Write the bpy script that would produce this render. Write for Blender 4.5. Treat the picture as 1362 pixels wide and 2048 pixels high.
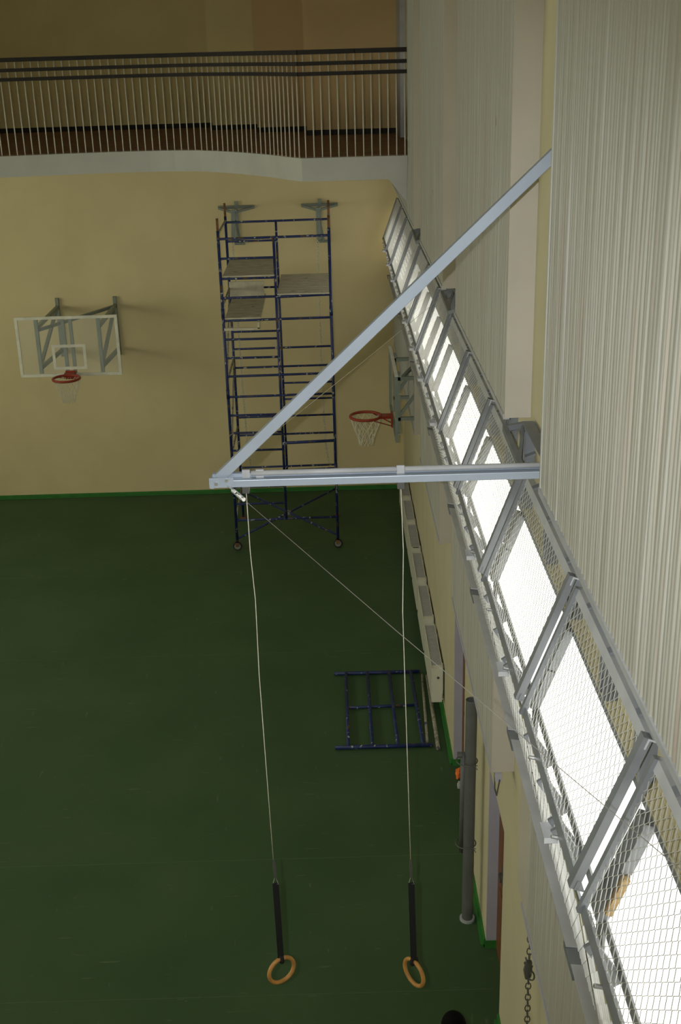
import bpy, bmesh, math, random
from mathutils import Vector, Matrix
random.seed(7)
for o in list(bpy.data.objects):
    bpy.data.objects.remove(o, do_unlink=True)
scene = bpy.context.scene
COL = scene.collection

# ------------------------------------------------------------------ camera, world, lights, exposure
CAM_H = 8.2
PITCH, ROLL, YAW = math.radians(21.52), math.radians(-1.63), math.radians(0.07)
F_PX = 2375.6
fw = Vector((math.sin(YAW)*math.cos(PITCH), math.cos(YAW)*math.cos(PITCH), -math.sin(PITCH)))
rt0 = Vector((math.cos(YAW), -math.sin(YAW), 0))
up0 = rt0.cross(fw)
rt = rt0*math.cos(ROLL) + up0*math.sin(ROLL)
up = up0*math.cos(ROLL) - rt0*math.sin(ROLL)
cam_d = bpy.data.cameras.new('camera')
cam = bpy.data.objects.new('camera', cam_d)
COL.objects.link(cam)
M = Matrix((rt, up, -fw)).transposed().to_4x4()
M.translation = Vector((0, 0, CAM_H))
cam.matrix_world = M
cam_d.sensor_fit = 'VERTICAL'
cam_d.sensor_height = 24.0
cam_d.lens = F_PX/2048*24.0
cam_d.clip_start = 0.05
scene.camera = cam

world = bpy.data.worlds.new('sky')
scene.world = world
world.use_nodes = True
world.node_tree.nodes['Background'].inputs[0].default_value = (0.75, 0.85, 1.0, 1)
world.node_tree.nodes['Background'].inputs[1].default_value = 1.0

# the camera's own flash, a hand's breadth to the left of the lens (camera held upright)
fl = bpy.data.lights.new('camera_flash', 'SPOT')
fl.energy = 1250
fl.spot_size = math.radians(62)
fl.spot_blend = 1.0
fl.color = (0.93, 0.96, 1.0)
fl.shadow_soft_size = 0.02
flo = bpy.data.objects.new('camera_flash', fl)
MF = M.copy(); MF.translation = Vector((0, 0, CAM_H)) - rt*0.13 + up*0.015
flo.matrix_world = MF
COL.objects.link(flo)

GLAZE_RIGHT = 2.3      # daylight through the frosted strip of the right wall
GLAZE_LEFT = 5.2       # and through the high windows of the left wall

scene.view_settings.view_transform = 'Standard'
scene.view_settings.look = 'None'
scene.view_settings.gamma = 1.0
scene.view_settings.use_curve_mapping = False
scene.view_settings.exposure = 0.02

# ------------------------------------------------------------------ materials
def newmat(name):
    m = bpy.data.materials.new(name)
    m.use_nodes = True
    nt = m.node_tree
    return m, nt, nt.nodes['Principled BSDF']

def mat(name, col, rough=0.6, metal=0.0, var=0.12, scale=6.0, stretch=(1, 1, 1), bump=0.0, spec=0.4, chips=None, bscale=None):
    """plain paint with a little procedural unevenness; chips = list of (colour, scale, threshold)"""
    m, nt, b = newmat(name)
    N, L = nt.nodes, nt.links
    tc = N.new('ShaderNodeTexCoord')
    mp = N.new('ShaderNodeMapping'); mp.inputs['Scale'].default_value = stretch
    L.new(tc.outputs['Object'], mp.inputs[0])
    nz = N.new('ShaderNodeTexNoise'); nz.inputs['Scale'].default_value = scale; nz.inputs['Detail'].default_value = 5
    L.new(mp.outputs[0], nz.inputs[0])
    rp = N.new('ShaderNodeValToRGB')
    rp.color_ramp.elements[0].position = 0.3; rp.color_ramp.elements[1].position = 0.7
    rp.color_ramp.elements[0].color = (*[c*(1-var) for c in col], 1)
    rp.color_ramp.elements[1].color = (*[min(1, c*(1+var)) for c in col], 1)
    L.new(nz.outputs['Fac'], rp.inputs[0])
    out = rp.outputs[0]
    for (cc, cs, th) in (chips or []):
        n2 = N.new('ShaderNodeTexNoise'); n2.inputs['Scale'].default_value = cs; n2.inputs['Detail'].default_value = 3
        L.new(tc.outputs['Object'], n2.inputs[0])
        r2 = N.new('ShaderNodeValToRGB')
        r2.color_ramp.elements[0].position = th; r2.color_ramp.elements[1].position = th+0.03
        L.new(n2.outputs['Fac'], r2.inputs[0])
        mx = N.new('ShaderNodeMixRGB'); mx.inputs[2].default_value = (*cc, 1)
        L.new(r2.outputs[0], mx.inputs[0]); L.new(out, mx.inputs[1]); out = mx.outputs[0]
    L.new(out, b.inputs['Base Color'])
    b.inputs['Roughness'].default_value = rough
    b.inputs['Metallic'].default_value = metal
    b.inputs['Specular IOR Level'].default_value = spec
    if bump:
        bp = N.new('ShaderNodeBump'); bp.inputs['Strength'].default_value = bump; bp.inputs['Distance'].default_value = 0.01
        n3 = N.new('ShaderNodeTexNoise'); n3.inputs['Scale'].default_value = bscale or scale*8; n3.inputs['Detail'].default_value = 4
        L.new(mp.outputs[0], n3.inputs[0]); L.new(n3.outputs['Fac'], bp.inputs['Height']); L.new(bp.outputs[0], b.inputs['Normal'])
    return m

def emit(name, col, strength):
    """frosted, daylit glazing: soft vertical unevenness of the sheet"""
    m, nt, b = newmat(name)
    N, L = nt.nodes, nt.links
    tc = N.new('ShaderNodeTexCoord'); mp = N.new('ShaderNodeMapping'); mp.inputs['Scale'].default_value = (0.6, 9, 0.6)
    nz = N.new('ShaderNodeTexNoise'); nz.inputs['Scale'].default_value = 2.0; nz.inputs['Detail'].default_value = 3
    L.new(tc.outputs['Object'], mp.inputs[0]); L.new(mp.outputs[0], nz.inputs[0])
    rp = N.new('ShaderNodeMapRange'); rp.inputs[3].default_value = strength*0.75; rp.inputs[4].default_value = strength*1.25
    L.new(nz.outputs['Fac'], rp.inputs[0])
    b.inputs['Base Color'].default_value = (0.6, 0.6, 0.58, 1)
    b.inputs['Roughness'].default_value = 0.5
    b.inputs['Emission Color'].default_value = (*col, 1)
    L.new(rp.outputs[0], b.inputs['Emission Strength'])
    return m

def floor_mat():
    m, nt, b = newmat('green_vinyl_floor')
    N, L = nt.nodes, nt.links
    tc = N.new('ShaderNodeTexCoord')
    n1 = N.new('ShaderNodeTexNoise'); n1.inputs['Scale'].default_value = 0.8; n1.inputs['Detail'].default_value = 6
    L.new(tc.outputs['Object'], n1.inputs[0])
    r1 = N.new('ShaderNodeValToRGB')
    r1.color_ramp.elements[0].position = 0.3; r1.color_ramp.elements[0].color = (0.043, 0.086, 0.034, 1)
    r1.color_ramp.elements[1].position = 0.75; r1.color_ramp.elements[1].color = (0.060, 0.108, 0.045, 1)
    L.new(n1.outputs['Fac'], r1.inputs[0])
    out = r1.outputs[0]
    for sc, rot, th, cc in (((1.6, 14, 1), 0.25, 0.715, (0.16, 0.19, 0.11)), ((9, 2.0, 1), 0.6, 0.73, (0.15, 0.18, 0.11)), ((16, 16, 1), 0, 0.775, (0.33, 0.35, 0.29))):
        mp = N.new('ShaderNodeMapping'); mp.inputs['Scale'].default_value = sc; mp.inputs['Rotation'].default_value = (0, 0, rot)
        L.new(tc.outputs['Object'], mp.inputs[0])
        n2 = N.new('ShaderNodeTexNoise'); n2.inputs['Scale'].default_value = 1.6; n2.inputs['Detail'].default_value = 4
        L.new(mp.outputs[0], n2.inputs[0])
        r2 = N.new('ShaderNodeValToRGB'); r2.color_ramp.elements[0].position = th-0.04; r2.color_ramp.elements[1].position = th+0.06
        L.new(n2.outputs['Fac'], r2.inputs[0])
        mx = N.new('ShaderNodeMixRGB'); mx.inputs[2].default_value = (*cc, 1)
        ml = N.new('ShaderNodeMath'); ml.operation = 'MULTIPLY'; ml.inputs[1].default_value = 0.75
        L.new(r2.outputs[0], ml.inputs[0]); L.new(ml.outputs[0], mx.inputs[0]); L.new(out, mx.inputs[1]); out = mx.outputs[0]
    L.new(out, b.inputs['Base Color'])
    b.inputs['Roughness'].default_value = 0.62
    b.inputs['Specular IOR Level'].default_value = 0.25
    return m

def flute_mat():
    m, nt, b = newmat('combed_plaster')
    N, L = nt.nodes, nt.links
    tc = N.new('ShaderNodeTexCoord')
    out = None
    mp = N.new('ShaderNodeMapping'); mp.inputs['Scale'].default_value = (1, 16, 0.22)
    L.new(tc.outputs['Object'], mp.inputs[0])
    n = N.new('ShaderNodeTexNoise'); n.inputs['Scale'].default_value = 1.7; n.inputs['Detail'].default_value = 5
    L.new(mp.outputs[0], n.inputs[0])
    r = N.new('ShaderNodeValToRGB')
    e = r.color_ramp.elements
    e[0].position = 0.26; e[0].color = (0.35, 0.285, 0.23, 1)
    e[1].position = 0.72; e[1].color = (0.45, 0.44, 0.40, 1)
    k = e.new(0.40); k.color = (0.365, 0.35, 0.29, 1)
    k = e.new(0.55); k.color = (0.385, 0.375, 0.315, 1)
    L.new(n.outputs['Fac'], r.inputs[0])
    # small dark nicks
    mp2 = N.new('ShaderNodeMapping'); mp2.inputs['Scale'].default_value = (1, 30, 5)
    L.new(tc.outputs['Object'], mp2.inputs[0])
    n2 = N.new('ShaderNodeTexNoise'); n2.inputs['Scale'].default_value = 1.0; n2.inputs['Detail'].default_value = 2
    L.new(mp2.outputs[0], n2.inputs[0])
    r2 = N.new('ShaderNodeValToRGB'); r2.color_ramp.elements[0].position = 0.755; r2.color_ramp.elements[1].position = 0.775
    L.new(n2.outputs['Fac'], r2.inputs[0])
    mx = N.new('ShaderNodeMixRGB'); mx.inputs[2].default_value = (0.17, 0.12, 0.08, 1)
    L.new(r2.outputs[0], mx.inputs[0]); L.new(r.outputs[0], mx.inputs[1])
    L.new(mx.outputs[0], b.inputs['Base Color'])
    b.inputs['Roughness'].default_value = 0.75
    b.inputs['Specular IOR Level'].default_value = 0.25
    return m

def glass_mat():
    m, nt, b = newmat('clear_acrylic')
    b.inputs['Base Color'].default_value = (0.9, 0.95, 0.92, 1)
    b.inputs['Roughness'].default_value = 0.06
    b.inputs['Alpha'].default_value = 0.07
    b.inputs['Specular IOR Level'].default_value = 0.3
    return m

CREAM = mat('cream_wall_paint', (0.65, 0.545, 0.30), 0.8, var=0.05, scale=1.2, bump=0.05, spec=0.2)
CREAM2 = mat('pale_cream_paint', (0.56, 0.51, 0.33), 0.8, var=0.05, scale=1.5, bump=0.05, spec=0.2)
TAN = mat('tan_gallery_paint', (0.60, 0.43, 0.215), 0.85, var=0.05, scale=1.2, spec=0.2)
OLIVE = mat('sand_gallery_paint', (0.76, 0.63, 0.31), 0.85, var=0.05, scale=1.2, spec=0.2)
PINK = mat('pilaster_paint', (0.49, 0.455, 0.37), 0.75, var=0.05, scale=2, spec=0.25)
LAV = mat('lavender_grey_paint', (0.42, 0.41, 0.46), 0.6, var=0.06, scale=3)
FLUTE = flute_mat()
CEIL = mat('white_ceiling_paint', (0.72, 0.70, 0.64), 0.9, var=0.03)
FLOOR = floor_mat()
BASEB = mat('bright_green_skirting', (0.035, 0.18, 0.03), 0.5, var=0.15)
SLAB = mat('grey_white_slab_paint', (0.50, 0.50, 0.45), 0.8, var=0.06, scale=2)
GALFL = mat('brown_gallery_floor', (0.21, 0.10, 0.045), 0.7, var=0.25, scale=5)
WHITE = mat('white_baluster_paint', (0.66, 0.63, 0.52), 0.5, var=0.06)
DARK = mat('dark_handrail', (0.022, 0.017, 0.013), 0.7, var=0.2)
STEEL = mat('grey_painted_steel', (0.17, 0.18, 0.188), 0.5, metal=0.0, var=0.15, scale=5)
LSTEEL = mat('light_grey_painted_steel', (0.43, 0.44, 0.45), 0.45, var=0.1, scale=5)
BEAM = mat('blue_grey_enamel', (0.375, 0.43, 0.495), 0.35, metal=0.15, var=0.06, scale=3)
CHROME = mat('galvanised_metal', (0.62, 0.62, 0.60), 0.3, metal=0.8, var=0.1, scale=20)
WIRE = mat('galvanised_wire', (0.52, 0.52, 0.48), 0.5, metal=0.2, var=0.1)
GREEN_G = mat('grey_green_enamel', (0.21, 0.24, 0.20), 0.5, var=0.1, scale=6)
BLUE = mat('chipped_blue_paint', (0.012, 0.024, 0.105), 0.45, var=0.35, scale=9, chips=[((0.42, 0.41, 0.34), 19, 0.64), ((0.10, 0.06, 0.025), 9, 0.63)])
RUST = mat('rusty_tube', (0.17, 0.075, 0.03), 0.8, var=0.4, scale=15)
WORN = mat('paint_splashed_tube', (0.26, 0.24, 0.17), 0.7, var=0.3, scale=14, chips=[((0.45, 0.43, 0.36), 25, 0.6), ((0.05, 0.06, 0.10), 11, 0.62)])
PLY = mat('grey_splashed_plywood', (0.54, 0.50, 0.365), 0.8, var=0.22, scale=5, stretch=(1, 3, 1), chips=[((0.16, 0.13, 0.09), 7, 0.69)])
RUBBER = mat('black_rubber', (0.03, 0.028, 0.022), 0.7)
RED = mat('orange_red_enamel', (0.27, 0.03, 0.009), 0.4, var=0.1)
NET = mat('white_cord', (0.66, 0.62, 0.48), 0.8)
ROPE = mat('pale_rope', (0.58, 0.55, 0.44), 0.8, var=0.15, scale=30)
BOARDW = mat('white_board_lines', (0.64, 0.62, 0.50), 0.5)
GLASS = glass_mat()
RADW = mat('white_radiator_enamel', (0.64, 0.62, 0.50), 0.4, var=0.03)
RADG = mat('grey_radiator_grille', (0.40, 0.40, 0.37), 0.5, var=0.05)
BROWN = mat('brown_door_wood', (0.17, 0.062, 0.016), 0.5, var=0.25, scale=4, stretch=(8, 8, 0.6))
STRAP = mat('black_webbing', (0.008, 0.008, 0.009), 0.8)
WOOD = mat('varnished_ring_wood', (0.48, 0.235, 0.06), 0.4, var=0.2, scale=14)
TIMBER = mat('raw_timber', (0.30, 0.21, 0.10), 0.8, var=0.2, scale=10, stretch=(1, 1, 8))
POLE = mat('grey_post_enamel', (0.115, 0.118, 0.108), 0.5, var=0.1, scale=5)
ORANGE = mat('sunlit_door_orange', (0.85, 0.2, 0.03), 0.7)  # sunlight on the brown door foot, put into the colour
CHAIN = mat('dark_steel_chain', (0.11, 0.11, 0.10), 0.5, metal=0.4)
STAY = mat('grey_steel_cable', (0.22, 0.21, 0.18), 0.5)
PLASTIC = mat('off_white_plastic', (0.5, 0.5, 0.45), 0.5)
GLAZE = emit('frosted_daylit_glazing', (1.0, 0.985, 0.90), GLAZE_RIGHT)
GLAZE2 = emit('frosted_daylit_glazing_opposite', (0.96, 0.97, 0.80), GLAZE_LEFT)
SKIN = mat('skin', (0.55, 0.33, 0.23), 0.5)
HAIR = mat('black_hair', (0.004, 0.0035, 0.003), 0.85, spec=0.1)
CLOTH = mat('dark_jacket_cloth', (0.015, 0.018, 0.024), 0.9)
JEANS = mat('dark_trouser_cloth', (0.02, 0.022, 0.03), 0.9)

# ------------------------------------------------------------------ mesh helpers
class MB:
    def __init__(s): s.v = []; s.f = []
    def add(s, vs, fs):
        n = len(s.v); s.v += [tuple(p) for p in vs]; s.f += [tuple(i+n for i in f) for f in fs]; return s
    def box(s, x0, x1, y0, y1, z0, z1):
        return s.add([(x0,y0,z0),(x1,y0,z0),(x1,y1,z0),(x0,y1,z0),(x0,y0,z1),(x1,y0,z1),(x1,y1,z1),(x0,y1,z1)],
                     [(0,3,2,1),(4,5,6,7),(0,1,5,4),(1,2,6,5),(2,3,7,6),(3,0,4,7)])
    def bar(s, p, q, w, h, upv=(0, 0, 1)):
        """rectangular bar from p to q, w across and h along upv"""
        p, q, u = Vector(p), Vector(q), Vector(upv)
        d = (q-p).normalized(); sd = d.cross(u)
        if sd.length < 1e-4: sd = d.cross(Vector((0, 1, 0)))
        sd.normalize(); u = sd.cross(d).normalized()
        vs = []
        for c in (p, q):
            for a, b in ((-1,-1),(1,-1),(1,1),(-1,1)): vs.append(c+sd*(a*w/2)+u*(b*h/2))
        return s.add(vs, [(0,1,2,3),(7,6,5,4),(0,4,5,1),(1,5,6,2),(2,6,7,3),(3,7,4,0)])
    def angle(s, p, q, w, t, a, b):
        """L-profile: two flanges in directions a and b"""
        a, b = Vector(a).normalized(), Vector(b).normalized()
        p, q = Vector(p), Vector(q)
        vs = []
        for c in (p, q):
            for i, j in ((0,0),(w,0),(w,t),(t,t),(t,w),(0,w)): vs.append(c+a*i+b*j)
        return s.add(vs, [(5,4,3,2,1,0),(6,7,8,9,10,11)]+[(i,(i+1)%6,(i+1)%6+6,i+6) for i in range(6)])
    def tube(s, pts, r, n=8, caps=True, closed=False):
        pts = [Vector(p) for p in pts]
        N = len(pts); vs = []; fs = []
        rs = r if isinstance(r, (list, tuple)) else [r]*N
        ref = None
        for i, p in enumerate(pts):
            a = pts[i-1] if (i > 0 or closed) else p
            b = pts[(i+1) % N] if (i < N-1 or closed) else p
            d = (b-a).normalized()
            if ref is None:
                ref = Vector((0, 0, 1)) if abs(d.z) < 0.9 else Vector((1, 0, 0))
            sd = d.cross(ref)
            if sd.length < 1e-5: sd = d.cross(Vector((0, 1, 0.1)))
            sd.normalize(); u = sd.cross(d).normalized(); ref = u
            for k in range(n):
                t = 2*math.pi*k/n
                vs.append(p+sd*(rs[i]*math.cos(t))+u*(rs[i]*math.sin(t)))
        m = N if closed else N-1
        for i in range(m):
            for k in range(n):
                j = (i+1) % N
                fs.append((i*n+k, i*n+(k+1) % n, j*n+(k+1) % n, j*n+k))
        if caps and not closed:
            fs.append(tuple(range(n-1, -1, -1))); fs.append(tuple((N-1)*n+k for k in range(n)))
        return s.add(vs, fs)
    def ring(s, c, R, r, nrm=(0, 0, 1), n=28, m=8, sx=1.0):
        nrm = Vector(nrm).normalized(); a = nrm.orthogonal().normalized(); b = nrm.cross(a)
        c = Vector(c)
        return s.tube([c+a*(R*sx*math.cos(2*math.pi*i/n))+b*(R*math.sin(2*math.pi*i/n)) for i in range(n)], r, m, closed=True)
    def prism(s, poly, axis, a, b):
        """poly 2-D; axis 'x' -> (y,z), 'y' -> (x,z), 'z' -> (x,y)"""
        def P(p, t): return {'x': (t, p[0], p[1]), 'y': (p[0], t, p[1]), 'z': (p[0], p[1], t)}[axis]
        n = len(poly)
        return s.add([P(p, a) for p in poly]+[P(p, b) for p in poly],
                     [tuple(range(n-1, -1, -1)), tuple(range(n, 2*n))]+[(i, (i+1) % n, (i+1) % n+n, i+n) for i in range(n)])
    def build(s, name, m, parent=None, smooth=False, bevel=0.0):
        me = bpy.data.meshes.new(name)
        me.from_pydata(s.v, [], s.f)
        bm = bmesh.new(); bm.from_mesh(me); bmesh.ops.recalc_face_normals(bm, faces=bm.faces); bm.to_mesh(me); bm.free()
        me.materials.append(m)
        if smooth:
            for p in me.polygons: p.use_smooth = True
        o = bpy.data.objects.new(name, me); COL.objects.link(o)
        if parent is not None:
            o.parent = parent
            o.matrix_parent_inverse = Matrix.Translation(-parent_loc(parent))
        if bevel:
            b = o.modifiers.new('bevel', 'BEVEL'); b.width = bevel; b.segments = 2; b.limit_method = 'ANGLE'
        return o

def frame_xz(mb, x0, x1, z0, z1, t, ya, yb):
    return mb.box(x0, x1, ya, yb, z1-t, z1).box(x0, x1, ya, yb, z0, z0+t).box(x0, x0+t, ya, yb, z0+t, z1-t).box(x1-t, x1, ya, yb, z0+t, z1-t)
def frame_yz(mb, y0, y1, z0, z1, t, xa, xb):
    return mb.box(xa, xb, y0, y1, z1-t, z1).box(xa, xb, y0, y1, z0, z0+t).box(xa, xb, y0, y0+t, z0+t, z1-t).box(xa, xb, y1-t, y1, z0+t, z1-t)
def parent_loc(p):
    v = Vector(p.location) if p.parent is None else Vector((0, 0, 0))
    return v
def tag(o, label=None, cat=None, group=None, kind=None):
    if label: o['label'] = label
    if cat: o['category'] = cat
    if group: o['group'] = group
    if kind: o['kind'] = kind
    return o
def empty(name, loc, label=None, cat=None, group=None, kind=None):
    o = bpy.data.objects.new(name, None); COL.objects.link(o); o.location = loc; o.empty_display_size = 0.1
    return tag(o, label, cat, group, kind)
def struct(name, mb, m, **k):
    return tag(mb.build(name, m, **k), kind='structure')

# ------------------------------------------------------------------ the room shell
XW = 1.30            # right wall, room face
XC = 1.13            # face of the pilasters and combed panels
YF = 22.03           # far wall
XL, YB, ZC = -10.8, -1.6, 10.4
WL0, WL1 = 3.5, 5.6        # window band of the left wall
D1, D2 = (11.2, 12.3), (8.22, 9.17)          # the two doorways of the right wall
DOOR_H = 2.05

fl_ob = struct('floor', MB().box(XL-.2, 2.2, YB-.2, YF+.2, -0.2, 0), FLOOR)
seams = MB()
for y in (6.7, 8.62, 10.6, 15.3, 18.2): seams.box(XL, XW, y-.004, y+.004, -0.002, 0.0006)
seams.build('floor_seam', mat('seam_weld', (0.07, 0.12, 0.055), 0.7), fl_ob)
struct('wall_far', MB().box(XL, XW, YF, YF+.3, 0, 6.38), CREAM)
struct('wall_left', MB().box(XL-.3, XL, YB-.3, 25.6, 0, WL0).box(XL-.3, XL, YB-.3, 25.6, WL1, ZC), CREAM)
struct('wall_back', MB().box(XL, 1.6, YB-.3, YB, 0, ZC), CREAM)
struct('ceiling', MB().box(XL-.3, 2.2, YB-.3, 25.7, ZC, ZC+.2), CEIL)
wr = MB()
for a, b in ((YB, D2[0]), (D2[1], D1[0]), (D1[1], YF+.3)): wr.box(XW, 2.0, a, b, 0, DOOR_H)
wr.box(XW, 2.0, YB, YF+.3, DOOR_H, 4.05)
wr.box(1.09, 2.0, YB, YF, 4.05, 4.5)                 # thicker sill under the glazing
wr.box(1.30, 2.0, YB, YF, 5.23, 5.95)
wr.box(1.236, 1.30, YB, YF-.3, 5.235, 5.26)
wr.box(XW, 2.0, YB, 25.6, 5.95, ZC)
wr.box(1.42, 2.0, YB, YF, 4.5, 5.23)
wall_right = struct('wall_right', wr, CREAM2)
# door linings and leaves
for n, (a, b) in enumerate((D2, D1)):
    d = empty('door_%d' % (n+1), (1.4, (a+b)/2, 0), kind='structure')
    MB().box(XW+.001, 1.41, b-.012, b, 0.09, DOOR_H).box(XW+.001, 1.41, a, a+.012, 0, DOOR_H).box(XW+.001, 1.41, a, b, DOOR_H-.012, DOOR_H).build('door_lining', LAV, d)
    MB().box(XW-.012, 1.41, b-.022, b-.012, 0, 0.09).build('skirting_return', BASEB, d)
    leaf = MB().box(1.40, 1.44, a+.012, b-.012, 0.01, DOOR_H-.012).build('door_leaf', BROWN, d)
    for z0, z1 in ((0.2, 0.85), (1.15, 1.9)):
        MB().box(1.392, 1.402, a+.18, b-.18, z0, z1).build('door_panel', BROWN, leaf, bevel=.004)
    hb = b-.33 if n == 0 else b-.85
    MB().tube([(1.40, hb, 1.13), (1.365, hb, 1.13), (1.36, hb-.02, 1.13), (1.36, hb-.11, 1.125)], .010, 8).box(1.388, 1.402, hb-.025, hb+.025, 1.0, 1.2).build('door_handle', CHAIN, leaf)
# skirting boards
struct('baseboard_far', MB().box(XL, XW, YF-.02, YF, 0, .07).box(XL, XW, YF-.045, YF, 0, .025), BASEB)
br = MB()
for a, b in ((YB, D2[0]), (D2[1], D1[0]), (D1[1], YF-.02)): br.box(XW-.02, XW, a, b, 0, .095).box(XW-.045, XW, a, b, 0, .03)
struct('baseboard_right', br, BASEB)

# ------------------------------------------------------------------ combed panels and pilasters of the right wall
def flute(name, y0, y1, z0, z1, mirror=False):
    rnd = random.Random(int(y0*100+z0*10))
    cols = []; y = y0
    while y < y1-.02:
        w = rnd.uniform(.034, .058); a = rnd.uniform(.004, .008)
        cols += [(y, 0), (y+w*.2, a*.8), (y+w*.42, a), (y+w*.62, a*.75), (y+w*.82, 0)]
        y += w
    cols.append((y1, 0))
    nz = max(3, int((z1-z0)/.16)); vs = []; fs = []
    ph = [rnd.uniform(0, 6.28) for _ in range(6)]
    nC = len(cols)
    for j in range(nz+1):
        z = z0+(z1-z0)*j/nz
        for i, (yy, a) in enumerate(cols):
            g = i//5
            wob = .0035*math.sin(z*3.1+ph[g % 6]+g*.7)+.0025*math.sin(z*7.3+g*1.9)
            if i == 0 or i == nC-1: wob = 0
            vs.append((XC-a*(1+.25*math.sin(z*4.3+g*2.2)), min(y1, max(y0, yy+wob)), z))
    for j in range(nz):
        for i in range(nC-1):
            k = j*nC+i
            fs.append((k, k+1, k+1+nC, k+nC))
    mb = MB().add(vs, fs)
    mb.box(XC+.001, XW-.0005, y0, y1, z0, z1)
    return mb.build(name, FLUTE, wall_right)

HS, HB = 6.69, 6.37
UP0, UP1 = 5.86, ZC
LO0, LO1 = 2.93, 4.3
for (a, b) in ((-1.0, 1.9), (3.0, 6.2), (7.63, 10.92), (12.15, 15.23), (16.40, 17.68)): flute('combed_panel', a, b, UP0, UP1)
flute('combed_panel', 17.68, 21.95, UP0, HB-.002)
for (a, b) in ((-1.0, 1.9), (3.0, 6.14), (7.84, 10.92), (12.37, 15.3), (16.4, 21.95)): flute('combed_panel', a, b, LO0, LO1)
for (a, z0, z1) in ((-1.0, UP0, UP1), (3.0, UP0, UP1), (7.63, UP0, UP1), (12.15, UP0, UP1), (16.40, UP0, UP1), (3.0, LO0, LO1), (7.84, LO0, LO1), (12.37, LO0, LO1), (16.4, LO0, LO1)):
    MB().box(XC-.006, XW-.0005, a-.02, a, z0-.02, z1).build('panel_end', PINK, wall_right)
for (a, b) in ((6.14, 6.5), (10.92, 11.1)): MB().box(XC-.004, XW-.0005, a, b, LO0, LO1).build('flat_border', PINK, wall_right)
MB().box(XC-.008, XW-.0005, 6.2, 6.225, UP0, UP1).build('panel_edge_trim', SLAB, wall_right)
for (a, b) in ((-1.0, 1.9), (3.0, 6.225), (7.63, 10.92), (12.15, 15.23), (16.40, 21.95)):
    MB().box(XC-.012, XC+.03, a, b, UP0-.035, UP0+.002).build('bottom_trim', LSTEEL, wall_right)
for (a, b) in ((-1.0, 1.9), (3.0, 6.3), (7.84, 10.92), (12.37, 15.3), (16.4, 21.95)):
    MB().box(XC-.012, XC+.03, a, b, LO0-.035, LO0+.002).build('bottom_trim', LAV, wall_right)

# ------------------------------------------------------------------ gallery over the far end
HS, HB = 6.69, 6.37
path = [(1.12, 17.60), (0.4, 17.60), (-0.39, 17.60), (-0.60, 17.90), (-0.88, 18.36), (-1.36, 18.95), (-1.72, 19.30), (-2.03, 19.55), (-2.45, 19.68), (-2.85, 19.72), (-3.3, 19.72), (-3.7, 19.69), (-4.45, 19.58), (-5.2, 19.44), (-6.2, 19.20), (-8.0, 18.9), (XL, 18.7)]
slab = struct('floor_gallery', MB().prism(path+[(XL, 25.5), (1.3, 25.5), (1.3, 17.69), (1.12, 17.69)], 'z', HB, HS), SLAB)
inset = [(x-(.0 if i < 2 else .04), y+.13) for i, (x, y) in enumerate(path)]
MB().prism(inset+[(XL, 25.4), (1.28, 25.4), (1.28, 17.75)], 'z', HS-.01, HS+.012).build('gallery_floor_covering', GALFL, slab)
steps = [(-2.24, 25.1, OLIVE), (-1.31, 24.2, OLIVE), (-0.38, 23.15, TAN), (1.27, 22.0, TAN)]
x0 = XL
for i, (x1, y, m) in enumerate(steps):
    w = struct('wall_gallery_%d' % (i+1), MB().box(x0, x1, y, 25.6, HS, ZC), m)
    MB().box(x0, x1, y-.03, y, HS+.01, HS+.1).build('dark_skirting', DARK, w)
    x0 = x1
struct('wall_gallery_5', MB().box(1.215, 1.3, 20.9, 21.99, HS, ZC), LSTEEL)
struct('trim_1', MB().prism([(XC, 6.0), (XC, 6.36), (.85, 6.36)], 'y', 17.9, 18.15), SLAB)

rail = empty('gallery_railing', (0.4, 17.66, HS), 'white baluster railing with three dark rails along the gallery edge', 'railing')
rp = [Vector((x, y+.06, 0)) for x, y in path]
for z, h in ((8.10, .062), (7.95, .052), (7.815, .052)):
    mb = MB()
    for a, b in zip(rp[:-2], rp[1:-1]):
        mb.bar((a.x, a.y, z), (b.x+(a.x-b.x)*-.01, b.y, z), .05, h)
    mb.build('hand_rail', DARK, rail)
MB().add([], [])
base = MB()
bal_me = None
d, acc = 0.0, 0.03
k = 0
for a, b in zip(rp[:-3], rp[1:-2]):
    L = (b-a).length
    while acc < L:
        p = a+(b-a)*(acc/L)
        if bal_me is None:
            o = MB().tube([(0, 0, HS), (0, 0, HS+.015), (0, 0, 8.09)], [.016, .0095, .0095], 6).build('baluster', WHITE, rail, smooth=True)
            bal_me = o.data
        else:
            o = bpy.data.objects.new('baluster', bal_me); COL.objects.link(o); o.parent = rail
            o.matrix_parent_inverse = Matrix.Translation(-Vector(rail.location))
        o.location = (p.x, p.y, 0)
        acc += .118
    acc -= L

# ------------------------------------------------------------------ glazing strip and its guards
J = [0.75, 2.35, 3.95, 5.48, 7.13, 8.75, 10.28, 11.88, 13.25, 14.7, 16.15, 17.6, 19.0, 20.4, 21.75]
GT, GB = Vector((1.246, 0, 5.23)), Vector((1.07, 0, 4.756))     # section of the tilted panes
gd = (GB-GT).normalized(); gn = Vector((gd.z, 0, -gd.x))         # gn faces the room
if gn.x > 0: gn = -gn
TT, TB = Vector((1.193, 0, 5.62)), Vector((.93, 0, 4.90))        # section of the tilted guards
td = (TB-TT).normalized(); tn = Vector((td.z, 0, -td.x))
if tn.x > 0: tn = -tn
LT, LB = Vector((.935, 0, 4.875)), Vector((1.06, 0, 4.215))      # section of the lower mesh
ORD = ['first', 'second', 'third', 'fourth', 'fifth', 'sixth', 'seventh', 'eighth', 'ninth', 'tenth', 'eleventh', 'twelfth', 'thirteenth', 'fourteenth', 'fifteenth']

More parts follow.
